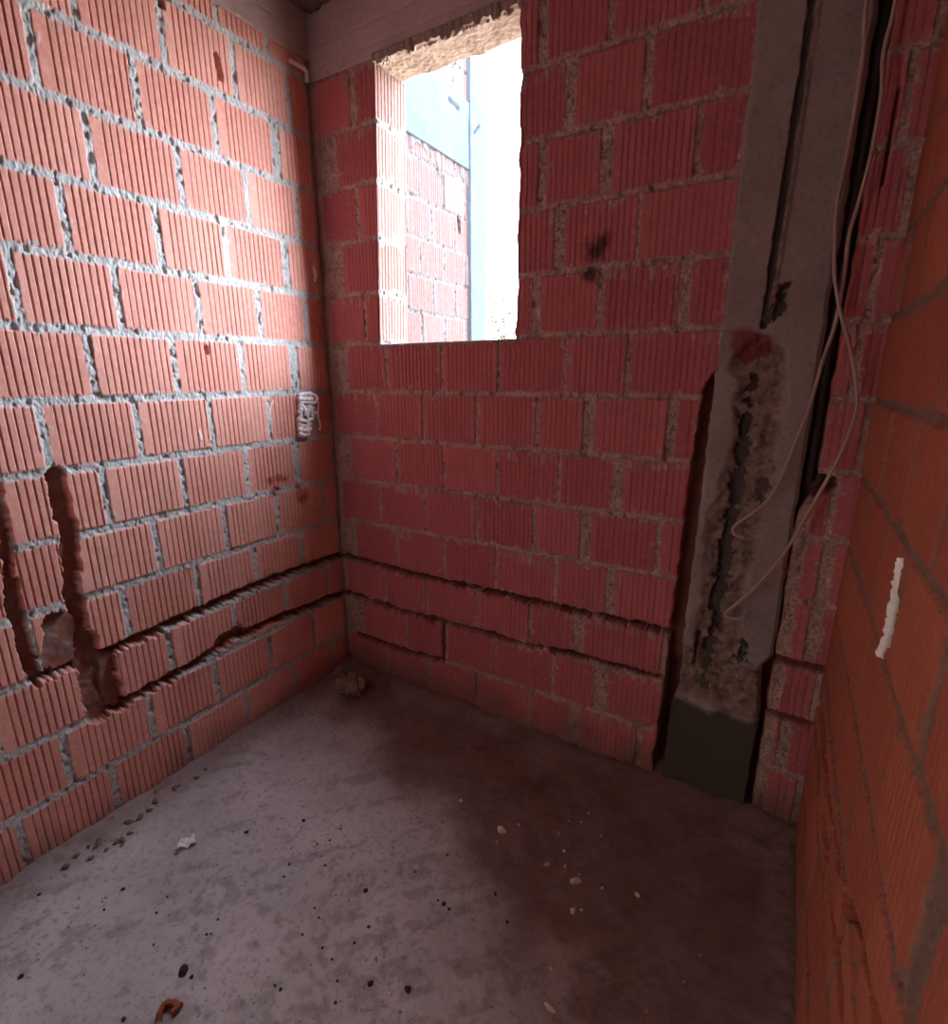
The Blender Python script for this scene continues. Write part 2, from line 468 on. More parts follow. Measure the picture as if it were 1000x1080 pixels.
def make_back():
    ua = np.concatenate([np.linspace(-.03, WX0, 128), np.linspace(WX0, WX1, 230)[1:], np.linspace(WX1, 2.01, 420)[1:]])
    va = np.concatenate([np.linspace(0, WZ0, 370), np.linspace(WZ0, WZ1, 225)[1:]])
    i0, i1, j0, j1 = 127, 356, 369, 593
    u, v = np.meshgrid(ua, va)
    rows = []
    for i in range(13):
        js = [j for j in BW[i] if j[0] < 1.6] + [(1.878 if i < 6 else 1.885, .014 if i < 6 else .03), (RT[i], (.012 if i < 8 else .03) if RT[i] < 1.97 else .01)]
        if RT[i] < 1.97: js.append((2.2, .01))
        if i in (0, 1, 2, 3, 4, 5): js.insert(-2 if RT[i] >= 1.97 else -3, (1.62, .012))
        else: js.insert(-2 if RT[i] >= 1.97 else -3, (1.575, .01))
        js = sorted(js); rows.append((zr(i)[0], zr(i)[1], js))
    H, mo, rn = relief(u, v, rows, 23, .013, -.004, .0040, .1, .0022, comb=.9)
    ch = np.zeros_like(H); rp = np.zeros_like(H); soot_shade = np.zeros_like(H); wh = np.zeros_like(H)
    cs = ss(.03, .022, u + (fbm(u, v, 14, 2, 15) - .5) * .016)
    H = H * (1 - cs) + (-.001 + (fbm(u, v, 40, 3, 16) - .5) * .006) * cs
    mo = np.maximum(mo, cs * .8)
    gaps = lambda s, k: (lambda a, b: (vn(a, b * 0, 11, 1, s) - .55) * k)
    carve(H, ch, u, v, [(-.02, .612), (.15, .602), (.49, .592), (.84, .598), (1.32, .601), (1.55, .602)], .026, .045, 81, .009, .016)
    carve(H, ch, u, v, [(-.02, .412), (.2, .402), (.38, .394), (.61, .40), (.98, .402), (1.25, .415), (1.54, .42)], .024, .045, 82, .009, .016, gaps(3, .016))
    carve(H, ch, u, v, [(.06, .192), (.25, .185), (.44, .188), (.58, .2)], .026, .04, 83, .009, .012)
    carve(H, ch, u, v, [(.59, .39), (.588, .2)], .02, .03, 84, .005)
    carve(H, ch, u, v, [(1.87, .592), (2.0, .59)], .03, .03, 85, .006)
    carve(H, ch, u, v, [(1.87, .40), (2.0, .395)], .03, .03, 86, .006)
    # broken strip beside the column, and the bed behind it
    ed = np.interp(v, [0, .4, .97, 1.34, 1.42, 1.46, 1.5], [1.536, 1.545, 1.557, 1.566, 1.572, 1.59, 1.62])
    e = u - ed - (fbm(u, v, 25, 3, 90) - .5) * .014
    m = ss(-.001, .003, e) * (u < 1.63) * (v < 1.5)
    H = H * (1 - m) - (.045 + .02 * fbm(u, v, 18, 3, 91) + .035 * ss(.52, .45, v)) * m
    ch = np.maximum(ch, m * .9)
    m = ((u > 1.615) & (u < 1.862)).astype(float)
    H = H * (1 - m) - .09 * m
    gw = np.interp(v, [0, 1.08, 1.14, 2.6], [.0, .0, .032, .036])
    e = 1.868 + gw + (fbm(u, v, 25, 3, 92) - .5) * .01 - u
    m = ss(-.001, .003, e) * (u > 1.82)
    H = H * (1 - m) - .07 * m
    ch = np.maximum(ch, m)
    e = .035 - np.hypot((u - 1.905) * .8, v - 1.16) + (fbm(u, v, 40, 2, 93) - .5) * .03
    m = ss(0, .004, e) * (u > 1.86); H = H * (1 - m) - .06 * m; ch = np.maximum(ch, m)
    carve(H, ch, u, v, [(1.935, 2.12), (1.935, 1.92)], .008, .02, 94, .002)
    for a, b, r in ((1.215, 1.85, .05), (1.235, 1.87, .035), (1.205, 1.785, .036), (1.19, 1.83, .02)):
        soot_shade = np.maximum(soot_shade, .8 * ss(r * 1.2, r * .3, np.hypot(u - a, v - b) + (fbm(u, v, 40, 3, 63) - .5) * .04))
    du = ss(.2, .0, v + (fbm(u, v, 9, 3, 72) - .5) * .18) * .8
    U = u + wshift(v) * np.exp(-((u - WX0) / .05) ** 2) * (u <= WX0 + .2) * ss(1.3, 1.6, v)
    U = U + (vn(u * 0, v, 1, 26, 97) - .5) * .012 * np.exp(-((u - WX1) / .02) ** 2)
    V = v
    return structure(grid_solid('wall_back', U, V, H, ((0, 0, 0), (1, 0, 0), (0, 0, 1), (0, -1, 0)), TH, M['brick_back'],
        attrs={'surface': pack(mo, rn, ch, du), 'marks': pack(rp, soot_shade, wh, wh)}, hole=(i0, i1, j0, j1)),
        'dark red ribbed clay block wall with the window opening')
make_back()

# ------------------------------------------------------------------ window opening: brick jambs, mortar sill
win = structure(empty('window_1', (.62, .09, WZ0)), 'bare unglazed window opening in the red brick wall')
def jamb(x, sgn, seed):
    ya = np.linspace(.0, TH + .004, 75); va = np.linspace(WZ0, WZ1 + .005, 260)
    u, v = np.meshgrid(ya, va)
    rows = [(zr(i)[0], zr(i)[1], [(-.3, .01), (.5, .01)]) for i in range(0, 5)] + [(1.4, 1.6, [(-.3, .01), (.5, .01)])]
    H, mo, rn = relief(u, v, rows, seed, .014, -.002, .004, .5, .002)
    z = np.zeros_like(H)
    sh = wshift(v) if sgn > 0 else (vn(u * 0, v, 1, 26, 97) - .5) * .012
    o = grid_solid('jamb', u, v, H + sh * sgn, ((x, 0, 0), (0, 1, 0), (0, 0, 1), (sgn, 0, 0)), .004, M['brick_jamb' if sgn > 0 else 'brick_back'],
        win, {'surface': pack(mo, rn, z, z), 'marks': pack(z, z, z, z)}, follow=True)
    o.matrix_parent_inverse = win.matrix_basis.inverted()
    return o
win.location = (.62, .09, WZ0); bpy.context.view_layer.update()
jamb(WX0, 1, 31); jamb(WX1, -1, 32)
xs = np.linspace(WX0 - .02, WX1 + .01, 150); ys = np.linspace(-.003, TH + .006, 50)
u, v = np.meshgrid(xs, ys)
H = (fbm(u, v, 30, 4, 33) - .5) * .012 - .002
o = grid_solid('sill', u, v, H, ((0, 0, WZ0), (1, 0, 0), (0, 1, 0), (0, 0, 1)), .01, M['lintel'], win)
o.matrix_parent_inverse = win.matrix_basis.inverted()

# ------------------------------------------------------------------ right wall (plane x = 2, u = y)
RW = {5: [-.20, -.455, -.71, -.965], 6: [-.354, -.634, -.89], 7: [-.24, -.507, -.76, -1.02], 8: [-.33, -.605, -.895, (-1.17, .045)],
      9: [-.22, -.48, -.735, -1.0], 10: [-.35, -.6, -.86, -1.1], 11: [-.25, -.5, -.75, -1.0], 12: [-.37, -.62, -.87, -1.12]}
def make_right():
    ua = axis(YF - .18, -1.3, 0.0, TH, .003, .012); va = np.linspace(0, ZL, 560)
    u, v = np.meshgrid(ua, va)
    rows = []
    for i in range(13):
        js = RW.get(i, RW[5] if i % 2 else RW[6])
        rows.append((zr(i)[0], zr(i)[1], seq(js, -2.4, .3, .009)))
    rows.append((2.6, ZL + .012, seq([-.4, -.2], -2.4, .3, .01)))
    H, mo, rn = relief(u, v, rows, 57, .014, -.004, .0034, -.1, .003)
    ch = np.zeros_like(H); z = np.zeros_like(H); soot_shade = np.zeros_like(H)
    gp = lambda s, k: (lambda a, b: (vn(a, b * 0, 14, 1, s) - .45) * k)
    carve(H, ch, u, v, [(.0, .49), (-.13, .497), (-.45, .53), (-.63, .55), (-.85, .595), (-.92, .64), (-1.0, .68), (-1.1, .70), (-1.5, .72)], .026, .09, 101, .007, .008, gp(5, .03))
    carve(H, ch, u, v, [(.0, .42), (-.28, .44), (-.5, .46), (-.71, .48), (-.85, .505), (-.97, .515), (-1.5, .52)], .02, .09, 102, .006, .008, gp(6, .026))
    soot_shade = ch * .6                                                   # dark tone painted into the cracks in place of deep shade
    du = ss(.14, .0, v + (fbm(u, v, 9, 3, 73) - .5) * .2) * .6
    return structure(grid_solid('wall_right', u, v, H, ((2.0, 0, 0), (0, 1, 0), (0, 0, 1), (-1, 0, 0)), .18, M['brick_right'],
        attrs={'surface': pack(mo, rn, ch, du), 'marks': pack(z, soot_shade, z, z)}),
        'dim orange clay block wall close on the right')
make_right()

# wall behind the camera, its doorway and the hall beyond added to brighten the room
DX0, DX1, DZ = .12, 1.12, 2.1
ua = np.concatenate([np.linspace(0, DX0, 12), np.linspace(DX0, DX1, 60)[1:], np.linspace(DX1, 2.0, 60)[1:]])
va = np.concatenate([np.linspace(-.02, DZ, 160), np.linspace(DZ, ZL, 45)[1:]])
u, v = np.meshgrid(ua, va)
rows = [(zr(i)[0], zr(i)[1], seq([.1 if i % 2 else .23], 0, 2, .014)) for i in range(13)] + [(2.6, 2.7, seq([.2], 0, 2, .014))]
H, mo, rn = relief(u, v, rows, 63, .018, -.004, .003, .3, .003, edge=.008)
z = np.zeros_like(H)
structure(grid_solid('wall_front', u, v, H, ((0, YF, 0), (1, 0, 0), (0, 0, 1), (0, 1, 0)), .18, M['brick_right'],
    attrs={'surface': pack(mo, rn, z, z), 'marks': pack(z, z, z, z)}, hole=(11, 70, 0, 159)), 'brick wall behind the camera with a doorway added for light')
HX0 = -ADDED_HALL
structure(box('wall_added_hall', (HX0, -4.1, -.2), (2.4, -3.9, CEIL), M['plaster']), 'plastered wall of the hall added for light behind the camera')
structure(box('wall_added_hall_end', (2.18, -3.9, -.2), (2.4, YF - .18, CEIL), M['plaster']), 'plastered end wall of the hall added for light behind the camera')
structure(box('wall_added_hall_side', (HX0, YF - .18, -.2), (-.18, YF, CEIL), M['plaster']), 'plastered side wall of the hall added for light behind the camera')
structure(box('floor_added_hall', (HX0, -3.9, -.2), (2.18, YF - .18, -.005), M['plaster']), 'concrete floor of the hall added for light behind the camera')
structure(box('ceiling_added_hall', (HX0, -4.1, CEIL), (2.4, YF - .18, CEIL + .18), M['ceiling']), 'concrete ceiling of the hall added for light behind the camera')

# ------------------------------------------------------------------ beams and ceiling
def beam(name, frame, ulen0, ulen1, vlen, mat, bottom=None, seed=1, label=''):
    ua = np.linspace(ulen0, ulen1, int((ulen1 - ulen0) / .008)); va = np.linspace(0, vlen, 40)
    u, v = np.meshgrid(ua, va)
    H = (fbm(u, v, 7, 4, seed) - .5) * .006 + (vn(u, v, 70, None, seed) - .5) * .0016
    for k in range(3):                                            # board marks of the shuttering
        H = H - .0025 * np.exp(-((v - (k + .6) * vlen / 3.3) / .004) ** 2)
    H = H + .006 * ss(.55, .7, fbm(u, v, 40, 3, seed + 5)) * ss(.02, 0, v)
    return structure(grid_solid(name, u, v, H, frame, TH, mat), label)
ob = beam('trim_1', ((0, -.002, 2.6), (1, 0, 0), (0, 0, 1), (0, -1, 0)), -.01, 2.01, CEIL - 2.6, M['beam'], seed=201,
          label='raw concrete beam above the window')
ol = beam('trim_2', ((.004, 0, ZL), (0, 1, 0), (0, 0, 1), (1, 0, 0)), YF, TH, CEIL - ZL, M['beam'], seed=202,
          label='raw concrete beam on top of the left brick wall')
orr = beam('trim_3', ((1.996, 0, ZL), (0, 1, 0), (0, 0, 1), (-1, 0, 0)), YF, TH, CEIL - ZL, M['beam'], seed=203,
           label='raw concrete beam on top of the right brick wall')
of = beam('trim_4', ((0, YF, ZL), (1, 0, 0), (0, 0, 1), (0, 1, 0)), 0, 2.0, CEIL - ZL, M['beam'], seed=204,
          label='raw concrete beam behind the camera')
# rough soffit of the beam over the window, with a ragged inner lip
xs = np.linspace(.333, .945, 260); ys = np.linspace(-.006, .155, 70)
u, v = np.meshgrid(xs, ys)
H = (fbm(u, v, 14, 4, 211) - .5) * .016 + (fbm(u, v, 70, 2, 212) - .5) * .004
H = H + .016 * ss(.5, .66, fbm(u, v, 45, 3, 213)) * ss(.022, .0, v) + .016
V2 = v + np.where(v < .0, 1, 0) * (-.008 * ss(.45, .7, fbm(u, v * 0, 60, 3, 214)))
grid_solid('soffit', u, V2, H, ((0, 0, 2.598), (1, 0, 0), (0, 1, 0), (0, 0, -1)), .008, M['lintel'], ob)
# ceiling
xs = np.linspace(-.18, 2.18, 200); ys = np.linspace(YF - .18, TH, 220)
u, v = np.meshgrid(xs, ys)
H = (fbm(u, v, 5, 4, 221) - .5) * .012 + .02 * ss(.55, .75, fbm(u, v, 16, 3, 222)) * ss(.16, .05, np.minimum(u, -v))
structure(grid_solid('ceiling', u, v, H, ((0, 0, CEIL), (1, 0, 0), (0, 1, 0), (0, 0, -1)), .18, M['ceiling']), 'rough concrete ceiling slab')

# ------------------------------------------------------------------ concrete column
def make_column():
    s = np.linspace(0, 1, 130); va = np.linspace(0, CEIL - .0, 640)
    sg, v = np.meshgrid(s, va)
    uL = np.interp(v, [0, .34, .38, .7, 1.4, CEIL], [1.578, 1.578, 1.592, 1.596, 1.603, 1.608]) + (fbm(v * 0, v, 30, 3, 301) - .5) * .01
    uR = np.interp(v, [0, .3, .38, .56, .6, CEIL], [1.842, 1.846, 1.85, 1.835, 1.862, 1.868]) + (fbm(v * 0 + 3, v, 25, 3, 302) - .5) * .008
    u = uL + (uR - uL) * sg
    H = .004 + (fbm(u, v, 9, 4, 303) - .5) * .008
    edge_d = np.minimum(u - uL, uR - u)
    H = H - .01 * ss(.012, 0, edge_d)
    ch = np.zeros_like(H); mo = np.zeros_like(H); rp = np.zeros_like(H); du = np.zeros_like(H); z = np.zeros_like(H)
    # chipped, knocked-about zone
    zone = ss(.0, .03, .075 + (fbm(u, v, 16, 3, 304) - .5) * .06 - poly_dist([(1.72, 1.50), (1.735, 1.30), (1.715, 1.15), (1.70, .9), (1.70, .6), (1.70, .40)], u, v)[0])
    zone = zone * ss(.36, .4, v)
    H = H - zone * (.010 + .030 * (fbm(u, v, 26, 5, 305) - .25)); mo = np.maximum(mo, zone * .85)
    z2 = ss(0, .02, .012 + (fbm(u, v, 20, 3, 307) - .5) * .03 - np.maximum(.38 - v, v - .55) * .5) * (v > .36) * (v < .58)
    H = H - z2 * (.012 + .03 * (fbm(u, v, 30, 4, 308) - .2)); mo = np.maximum(mo, z2 * .8)
    # long chases
    carve(H, ch, u, v, [(1.735, CEIL), (1.73, 2.34), (1.728, 2.139), (1.723, 1.937), (1.719, 1.771), (1.716, 1.60)], .019, .013, 311, .004)
    carve(H, ch, u, v, [(1.708, 1.45), (1.70, 1.40), (1.702, 1.2), (1.692, 1.05), (1.69, .86), (1.685, .72)], .032, .032, 312, .026)
    carve(H, ch, u, v, [(1.69, .80), (1.675, .60), (1.668, .42)], .026, .032, 313, .022)
    carve(H, ch, u, v, [(1.64, .62), (1.635, .5)], .016, .03, 317, .006)
    carve(H, ch, u, v, [(1.775, 1.16), (1.765, 1.11)], .03, .022, 318, .03)
    carve(H, ch, u, v, [(1.775, .62), (1.77, .55)], .035, .02, 314, .03)
    carve(H, ch, u, v, [(1.75, 1.70), (1.735, 1.63)], .03, .016, 315, .022)
    b = ss(.01, 0, poly_dist([(1.733, 1.69), (1.722, 1.62)], u, v)[0] - .008)
    H = H + b * .012; mo = np.maximum(mo, b)
    b = ss(.006, 0, poly_dist([(1.745, 2.34), (1.742, 2.1), (1.737, 1.9), (1.732, 1.72)], u, v)[0] - .003)
    H = H + b * .003; mo = np.maximum(mo, b * .8)
    e = np.maximum(np.abs(u - 1.688 + (v - 1.55) * .1) - .052, np.abs(v - 1.545) - .038) + (fbm(u, v, 22, 3, 316) - .5) * .05
    rp = ss(.008, -.012, e) * .8
    du = ss(.37, .34, v + (fbm(u, v, 20, 2, 319) - .5) * .03)
    H = np.where(v < .345, .012 + (fbm(u, v, 7, 3, 320) - .5) * .006, H)
    return tag(structure(grid_solid('concrete_column', u, v, H, ((0, 0, 0), (1, 0, 0), (0, 0, 1), (0, -1, 0)), .165, M['column'],
        attrs={'surface': pack(mo, z, ch, du), 'marks': pack(rp, z, z, z)})),
        'chipped grey concrete column with cut grooves and a red paint patch', 'column')
make_column()

# ------------------------------------------------------------------ floor
def make_floor():
    xs = np.linspace(-.06, 2.06, 420); ys = np.linspace(YF - .18, .15, 520)
    u, v = np.meshgrid(xs, ys)
    H = (fbm(u, v, 2.5, 4, 401) - .5) * .02 + (fbm(u, v, 26, 3, 402) - .5) * .006
    ed = np.maximum(0, np.minimum(np.minimum(u, -v), 2.0 - u))
    H = H + .03 * ss(.1, .0, ed) * (.4 + .9 * fbm(u, v, 12, 3, 403))
    c = np.exp(-((u - .03) ** 2 + (v + .03) ** 2) / .012); H = H + .03 * c
    sw = np.sin((u * .8 - v * .6) * 40 + 6 * fbm(u, v, 3, 3, 404))                    # sweep marks
    H = H + sw * .0006
    sd_ = (u - .226) * .491 + (v + .238) * .871                                       # part brick dust, part window shade painted into the floor colour
    red = ss(-.10, .16, sd_ + (fbm(u, v, 4, 4, 405) - .5) * .5) * (.62 + .35 * fbm(u, v, 7, 4, 410))
    red = np.maximum(red, ss(.16, .02, ed) * .6)
    dk = ss(.62, .74, fbm(u, v, 22, 4, 406)) * .35 * ss(.45, .6, fbm(u, v, 3, 3, 409))
    streak = ss(.6, .75, vn(u * .75 - v * .66, u * .66 + v * .75, 26, 2.2, 407)) * .3 * ss(.45, .62, fbm(u, v, 30, 3, 408))
    z = np.zeros_like(H)
    return structure(grid_solid('floor', u, v, H, ((0, 0, 0), (1, 0, 0), (0, 1, 0), (0, 0, 1)), .2, M['floor'],
        attrs={'surface': pack(np.maximum(dk, streak), red, z, z)}), 'dusty concrete floor strewn with crumbs')
make_floor()
def floor_z(x, y):
    u = np.array([[x]]); v = np.array([[y]])
    H = (fbm(u, v, 2.5, 4, 401) - .5) * .02 + (fbm(u, v, 26, 3, 402) - .5) * .006
    ed = np.minimum(np.minimum(u, -v), 2.0 - u)
    H = H + .03 * ss(.1, .0, ed) * (.4 + .9 * fbm(u, v, 12, 3, 403))
    H = H + .03 * np.exp(-((u - .03) ** 2 + (v + .03) ** 2) / .012)
    return float(H[0, 0])

# ------------------------------------------------------------------ camera frame (also used to find where things lie)
F = 548.416
CAMP = np.array([1.81548, -1.75669, 1.46363])
def cam_axes(yaw, pitch, roll):
    cy, sy, cp, sp = math.cos(yaw), math.sin(yaw), math.cos(pitch), math.sin(pitch)
    f = np.array([-sy * cp, cy * cp, -sp]); r = np.array([cy, sy, 0.0]); up = np.cross(r, f)
    cr, sr = math.cos(roll), math.sin(roll)
    return cr * r + sr * up, -sr * r + cr * up, f
AX = cam_axes(math.radians(31.07890), math.radians(14.60916), math.radians(-.18779))
def hit(px, py, axis_i, val):
    d = AX[0] * (px - 500) / F - AX[1] * (py - 540) / F + AX[2]
    return CAMP + d * (val - CAMP[axis_i]) / d[axis_i]
cd = bpy.data.cameras.new('camera'); cam = bpy.data.objects.new('camera', cd); COL.objects.link(cam)
cd.sensor_fit = 'VERTICAL'; cd.sensor_height = 36; cd.lens = F / 1080 * 36
cd.clip_start = .02
mw = Matrix.Identity(4)
for i in range(3):
    mw[i][0] = AX[0][i]; mw[i][1] = AX[1][i]; mw[i][2] = -AX[2][i]; mw[i][3] = CAMP[i]
cam.matrix_world = mw
S.camera = cam

# ------------------------------------------------------------------ loose cables
def cable(pts, y_of, name, label):
    P = [hit(x, y, 1, y_of(i / (len(pts) - 1))) for i, (x, y) in enumerate(pts)]
    top = P[0].copy(); top2 = top.copy(); top2[2] = CEIL + .01; top2[0] -= .02
    mid = (top + top2) / 2; mid[0] += .012
    path = catmull([top2, mid] + P, 10)
    o = tubes(name, [(path, .0048)], M['cable'], seg=10)
    return tag(o, label, 'cable', 'loose cables hanging from the ceiling')
A = [(914, 0), (911, 52), (905, 96), (897, 145), (887, 194), (882, 228), (880, 280), (883, 310), (888, 335), (897, 369), (903, 405), (903, 434), (886, 480), (853, 540), (831, 578), (802, 614), (777, 637), (765, 647), (770, 652), (782, 653)]
Bc = [(945, 0), (935, 41), (931, 65), (930, 98), (924, 135), (917, 171), (906, 213), (896, 246), (892, 280), (888, 309), (880, 345), (869, 377), (857, 418), (841, 462), (816, 519), (798, 538), (779, 551), (773, 558), (775, 564), (784, 567)]
cable(A, lambda t: -.075 + .02 * t, 'cable', 'longer grey cable dangling in front of the concrete column')
cable(Bc, lambda t: -.045 + .01 * t, 'cable', 'shorter grey cable looping towards the groove in the column')
# dark conduit in the slot right of the column
p = catmull([(1.886, .032, CEIL - .005), (1.886, .032, 2.0), (1.884, .032, 1.5), (1.884, .03, 1.22), (1.886, .02, 1.175), (1.897, .01, 1.158), (1.909, .012, 1.175), (1.911, .02, 1.2)], 8)
tag(tubes('conduit_pipe', [(p, .011)], M['conduit'], seg=12), 'dark bent conduit in the slot right of the concrete column', 'pipe')

# ------------------------------------------------------------------ dried foam
def on_left(px, py, d=.006):
    q = hit(px, py, 0, 0.0); q[0] = d; return q
fp = []
base = [[(313, 421), (320, 421), (327, 421)], [(314, 432), (321, 432), (328, 432)], [(314, 418), (318, 416), (328, 416), (332, 420), (329, 425), (318, 424), (315, 430), (322, 433), (330, 430)],
        [(314, 436), (318, 428), (321, 438), (325, 428), (328, 440), (331, 434)],
        [(313, 442), (320, 444), (328, 442)], [(313, 447), (320, 449), (327, 447)], [(313, 452), (319, 454), (326, 452)], [(313, 457), (319, 459), (325, 457)],
        [(316, 420), (316, 435), (317, 455)], [(323, 420), (323, 440), (322, 456)]]
for k, pl in enumerate(base):
    pts = catmull([on_left(x, y, .007 + .004 * math.sin(k * 2 + i)) for i, (x, y) in enumerate(pl)], 6)
    R = np.random.RandomState(k); fp.append((pts, .0100 * (.8 + .4 * R.rand(len(pts)))))
foam = tubes('foam_blob', fp, M['foam'], seg=8, jit=.3)
tag(foam, 'white ribbed blob of dried foam stuck on the left brick wall', 'foam')
st = catmull([on_left(x, y, .006) for x, y in [(333, 420), (335, 428), (334, 438), (337, 448), (336, 454)]], 6)
tubes('drip', [(st, .0052)], M['foam'], foam, 8, .3)
st = catmull([on_left(x, y, .008) for x, y in [(303, 64), (309, 67), (316, 71), (321, 75), (322, 80), (322, 87)]], 6)
tag(tubes('foam_strip', [(st, .0085)], M['foam'], seg=8, jit=.3), 'bent pinkish strip of dried foam high in the corner', 'foam')
st = catmull([on_left(x, y, .004) for x, y in [(328, 281), (331, 285), (332, 291), (331, 297)]], 6)
tag(tubes('foam_dab', [(st, np.interp(np.arange(len(st)), [0, 9, len(st) - 1], [.004, .009, .004]))], M['foam'], seg=8, jit=.4),
    'small pale dab of foam on the left wall near the window corner', 'foam')
pr = []
for x, y in [(955, 589), (953, 602), (950, 618), (947, 638), (943, 655), (940, 672), (936, 684), (933, 690)]:
    q = hit(x, y, 0, 2.0); q[0] = 1.997; pr.append(q)
st = catmull(pr, 6); R = np.random.RandomState(5)
tag(tubes('foam_streak', [(st, .0088 * (.8 + .4 * R.rand(len(st))))], M['foam'], seg=8, jit=.35), 'long pale streak of foam down the right brick wall', 'foam')

# ------------------------------------------------------------------ things on the floor
def rock_mesh(name, mat, seed, sub=2, flat=.8, rough=2.2):
    bm = bmesh.new(); bmesh.ops.create_icosphere(bm, subdivisions=sub, radius=1)
    R = random.Random(seed)
    ax = [Vector((R.uniform(-1, 1), R.uniform(-1, 1), R.uniform(-1, 1))).normalized() for _ in range(9)]
    dd = [R.uniform(.55, .95) for _ in ax]
    for vtx in bm.verts:
        for a, d in zip(ax, dd):
            k = vtx.co.dot(a)
            if k > d: vtx.co -= a * (k - d)
        vtx.co *= 1 + (R.random() - .5) * .12 * rough
        vtx.co.z *= flat
    me = bpy.data.meshes.new(name); bm.to_mesh(me); bm.free(); me.materials.append(mat)
    return me
pale = [rock_mesh('plaster_crumb', M['crumb_pale'], 10 + i) for i in range(4)]
dark = [rock_mesh('mortar_crumb', M['crumb_dark'], 30 + i) for i in range(4)]
mid = [rock_mesh('rubble_crumb', M['crumb_mid'], 50 + i) for i in range(4)]
def drop(name, me, px, py, r, label, cat, group=None, stretch=1.0, w_jit=0):
    if w_jit: px += rng.uniform(-w_jit, w_jit); py += rng.uniform(-w_jit, w_jit)
    q = hit(px, py, 2, 0.0); z = floor_z(q[0], q[1])
    q = hit(px, py, 2, z)
    o = bpy.data.objects.new(name, me); COL.objects.link(o)
    o.location = (q[0], q[1], floor_z(q[0], q[1]) + r * .35)
    o.scale = (r * stretch, r * rng.uniform(.75, 1), r); o.rotation_euler = (rng.uniform(-.3, .3), rng.uniform(-.3, .3), rng.uniform(0, 6.28))
    return tag(o, label, cat, group)
def pxr(px, py, w):                      # a crumb's radius from its width in the photo
    q = hit(px, py, 2, 0.0); return .4 * w * float(np.dot(q - CAMP, AX[2])) / F
G1 = 'pale plaster crumbs on the brown floor'
special = {(607, 930): 'largest pale plaster lump in the cluster on the brown floor', (529, 877): 'pale plaster crumb lying alone left of the cluster',
           (577, 912): 'round pale plaster crumb just left of the largest lump', (604, 961): 'pale plaster crumb below the largest lump',
           (672, 944): 'pale plaster crumb furthest right on the brown floor', (486, 845): 'tiny pale crumb topmost on the brown floor'}
for i, (x, y, w) in enumerate([(607, 930, 13), (529, 877, 11), (577, 912, 8), (604, 961, 8), (672, 944, 7), (486, 845, 5), (547, 870, 4), (524, 888, 3.5), (590, 879, 4), (595, 898, 4),
        (596, 914, 4.5), (600, 866, 3), (613, 867, 3), (621, 858, 3), (635, 937, 4), (613, 960, 4), (611, 922, 3), (494, 977, 4), (521, 943, 3), (581, 1022, 4), (634, 882, 3), (369, 774, 3), (738, 1008, 3), (721, 1036, 3), (682, 1067, 3)]):
    lb = special.get((x, y), 'tiny pale plaster speck scattered on the brown floor')
    drop('plaster_crumb', pale[i % 4], x, y, pxr(x, y, w), lb, 'crumb', G1 if (x, y) not in special else 'larger plaster crumbs on the brown floor', 1.2)
drop('plaster_splinter', pale[1], 580, 1064, pxr(580, 1064, 9), 'long pale plaster splinter at the bottom edge of the floor', 'crumb', None, 2.0)
G2 = 'dark mortar crumbs on the floor'
dk = [(193, 1026, 15), (391, 1038, 9), (430, 1045, 11), (202, 1031, 6), (386, 940, 7), (22, 1031, 8), (320, 866, 6), (319, 986, 5), (162, 997, 4), (130, 1076, 7), (41, 944, 6), (130, 938, 6), (260, 878, 6),
      (468, 954, 7), (474, 959, 5), (462, 950, 4), (438, 920, 4), (389, 978, 5), (359, 875, 4), (348, 887, 4), (321, 866, 4), (374, 995, 4), (472, 902, 4), (354, 1058, 5), (320, 866, 3), (343, 913, 4),
      (335, 891, 4), (300, 925, 4), (305, 912, 4), (332, 958, 4), (336, 968, 4), (340, 1000, 4), (350, 1012, 4), (356, 1035, 4), (522, 943, 6), (535, 973, 5), (290, 1040, 4), (296, 1044, 5), (223, 985, 4), (230, 970, 4), (218, 986, 4), (110, 960, 4), (177, 946, 4), (165, 963, 4)]
for i, (x, y, w) in enumerate(dk):
    lb, g = 'small dark mortar crumb on the grey floor', G2
    if i == 0: lb, g = 'biggest dark mortar crumb on the grey floor near the brick shard', 'larger dark crumbs on the floor'
    elif i == 1: lb, g = 'left one of two dark crumbs near the bottom of the grey floor', 'larger dark crumbs on the floor'
    elif i == 2: lb, g = 'right one of two dark crumbs near the bottom of the grey floor', 'larger dark crumbs on the floor'
    drop('mortar_crumb', dark[i % 4], x, y, pxr(x, y, w), lb, 'crumb', g)
for i, (x, y, w) in enumerate([(148, 862, 10), (152, 858, 7), (141, 868, 9), (133, 874, 7), (124, 880, 9), (116, 884, 8), (108, 890, 10), (100, 893, 6), (92, 899, 8), (84, 905, 7), (74, 908, 9), (64, 915, 6),
        (118, 892, 6), (128, 886, 5), (105, 899, 5), (160, 846, 8), (168, 842, 6), (178, 836, 7), (190, 828, 5), (204, 818, 6), (222, 806, 5)]):
    drop('rubble_crumb', mid[i % 4], x, y, pxr(x, y, w), 'brownish mortar crumb along the foot of the left wall', 'crumb', 'rubble along the foot of the left wall', 1.3, 7)

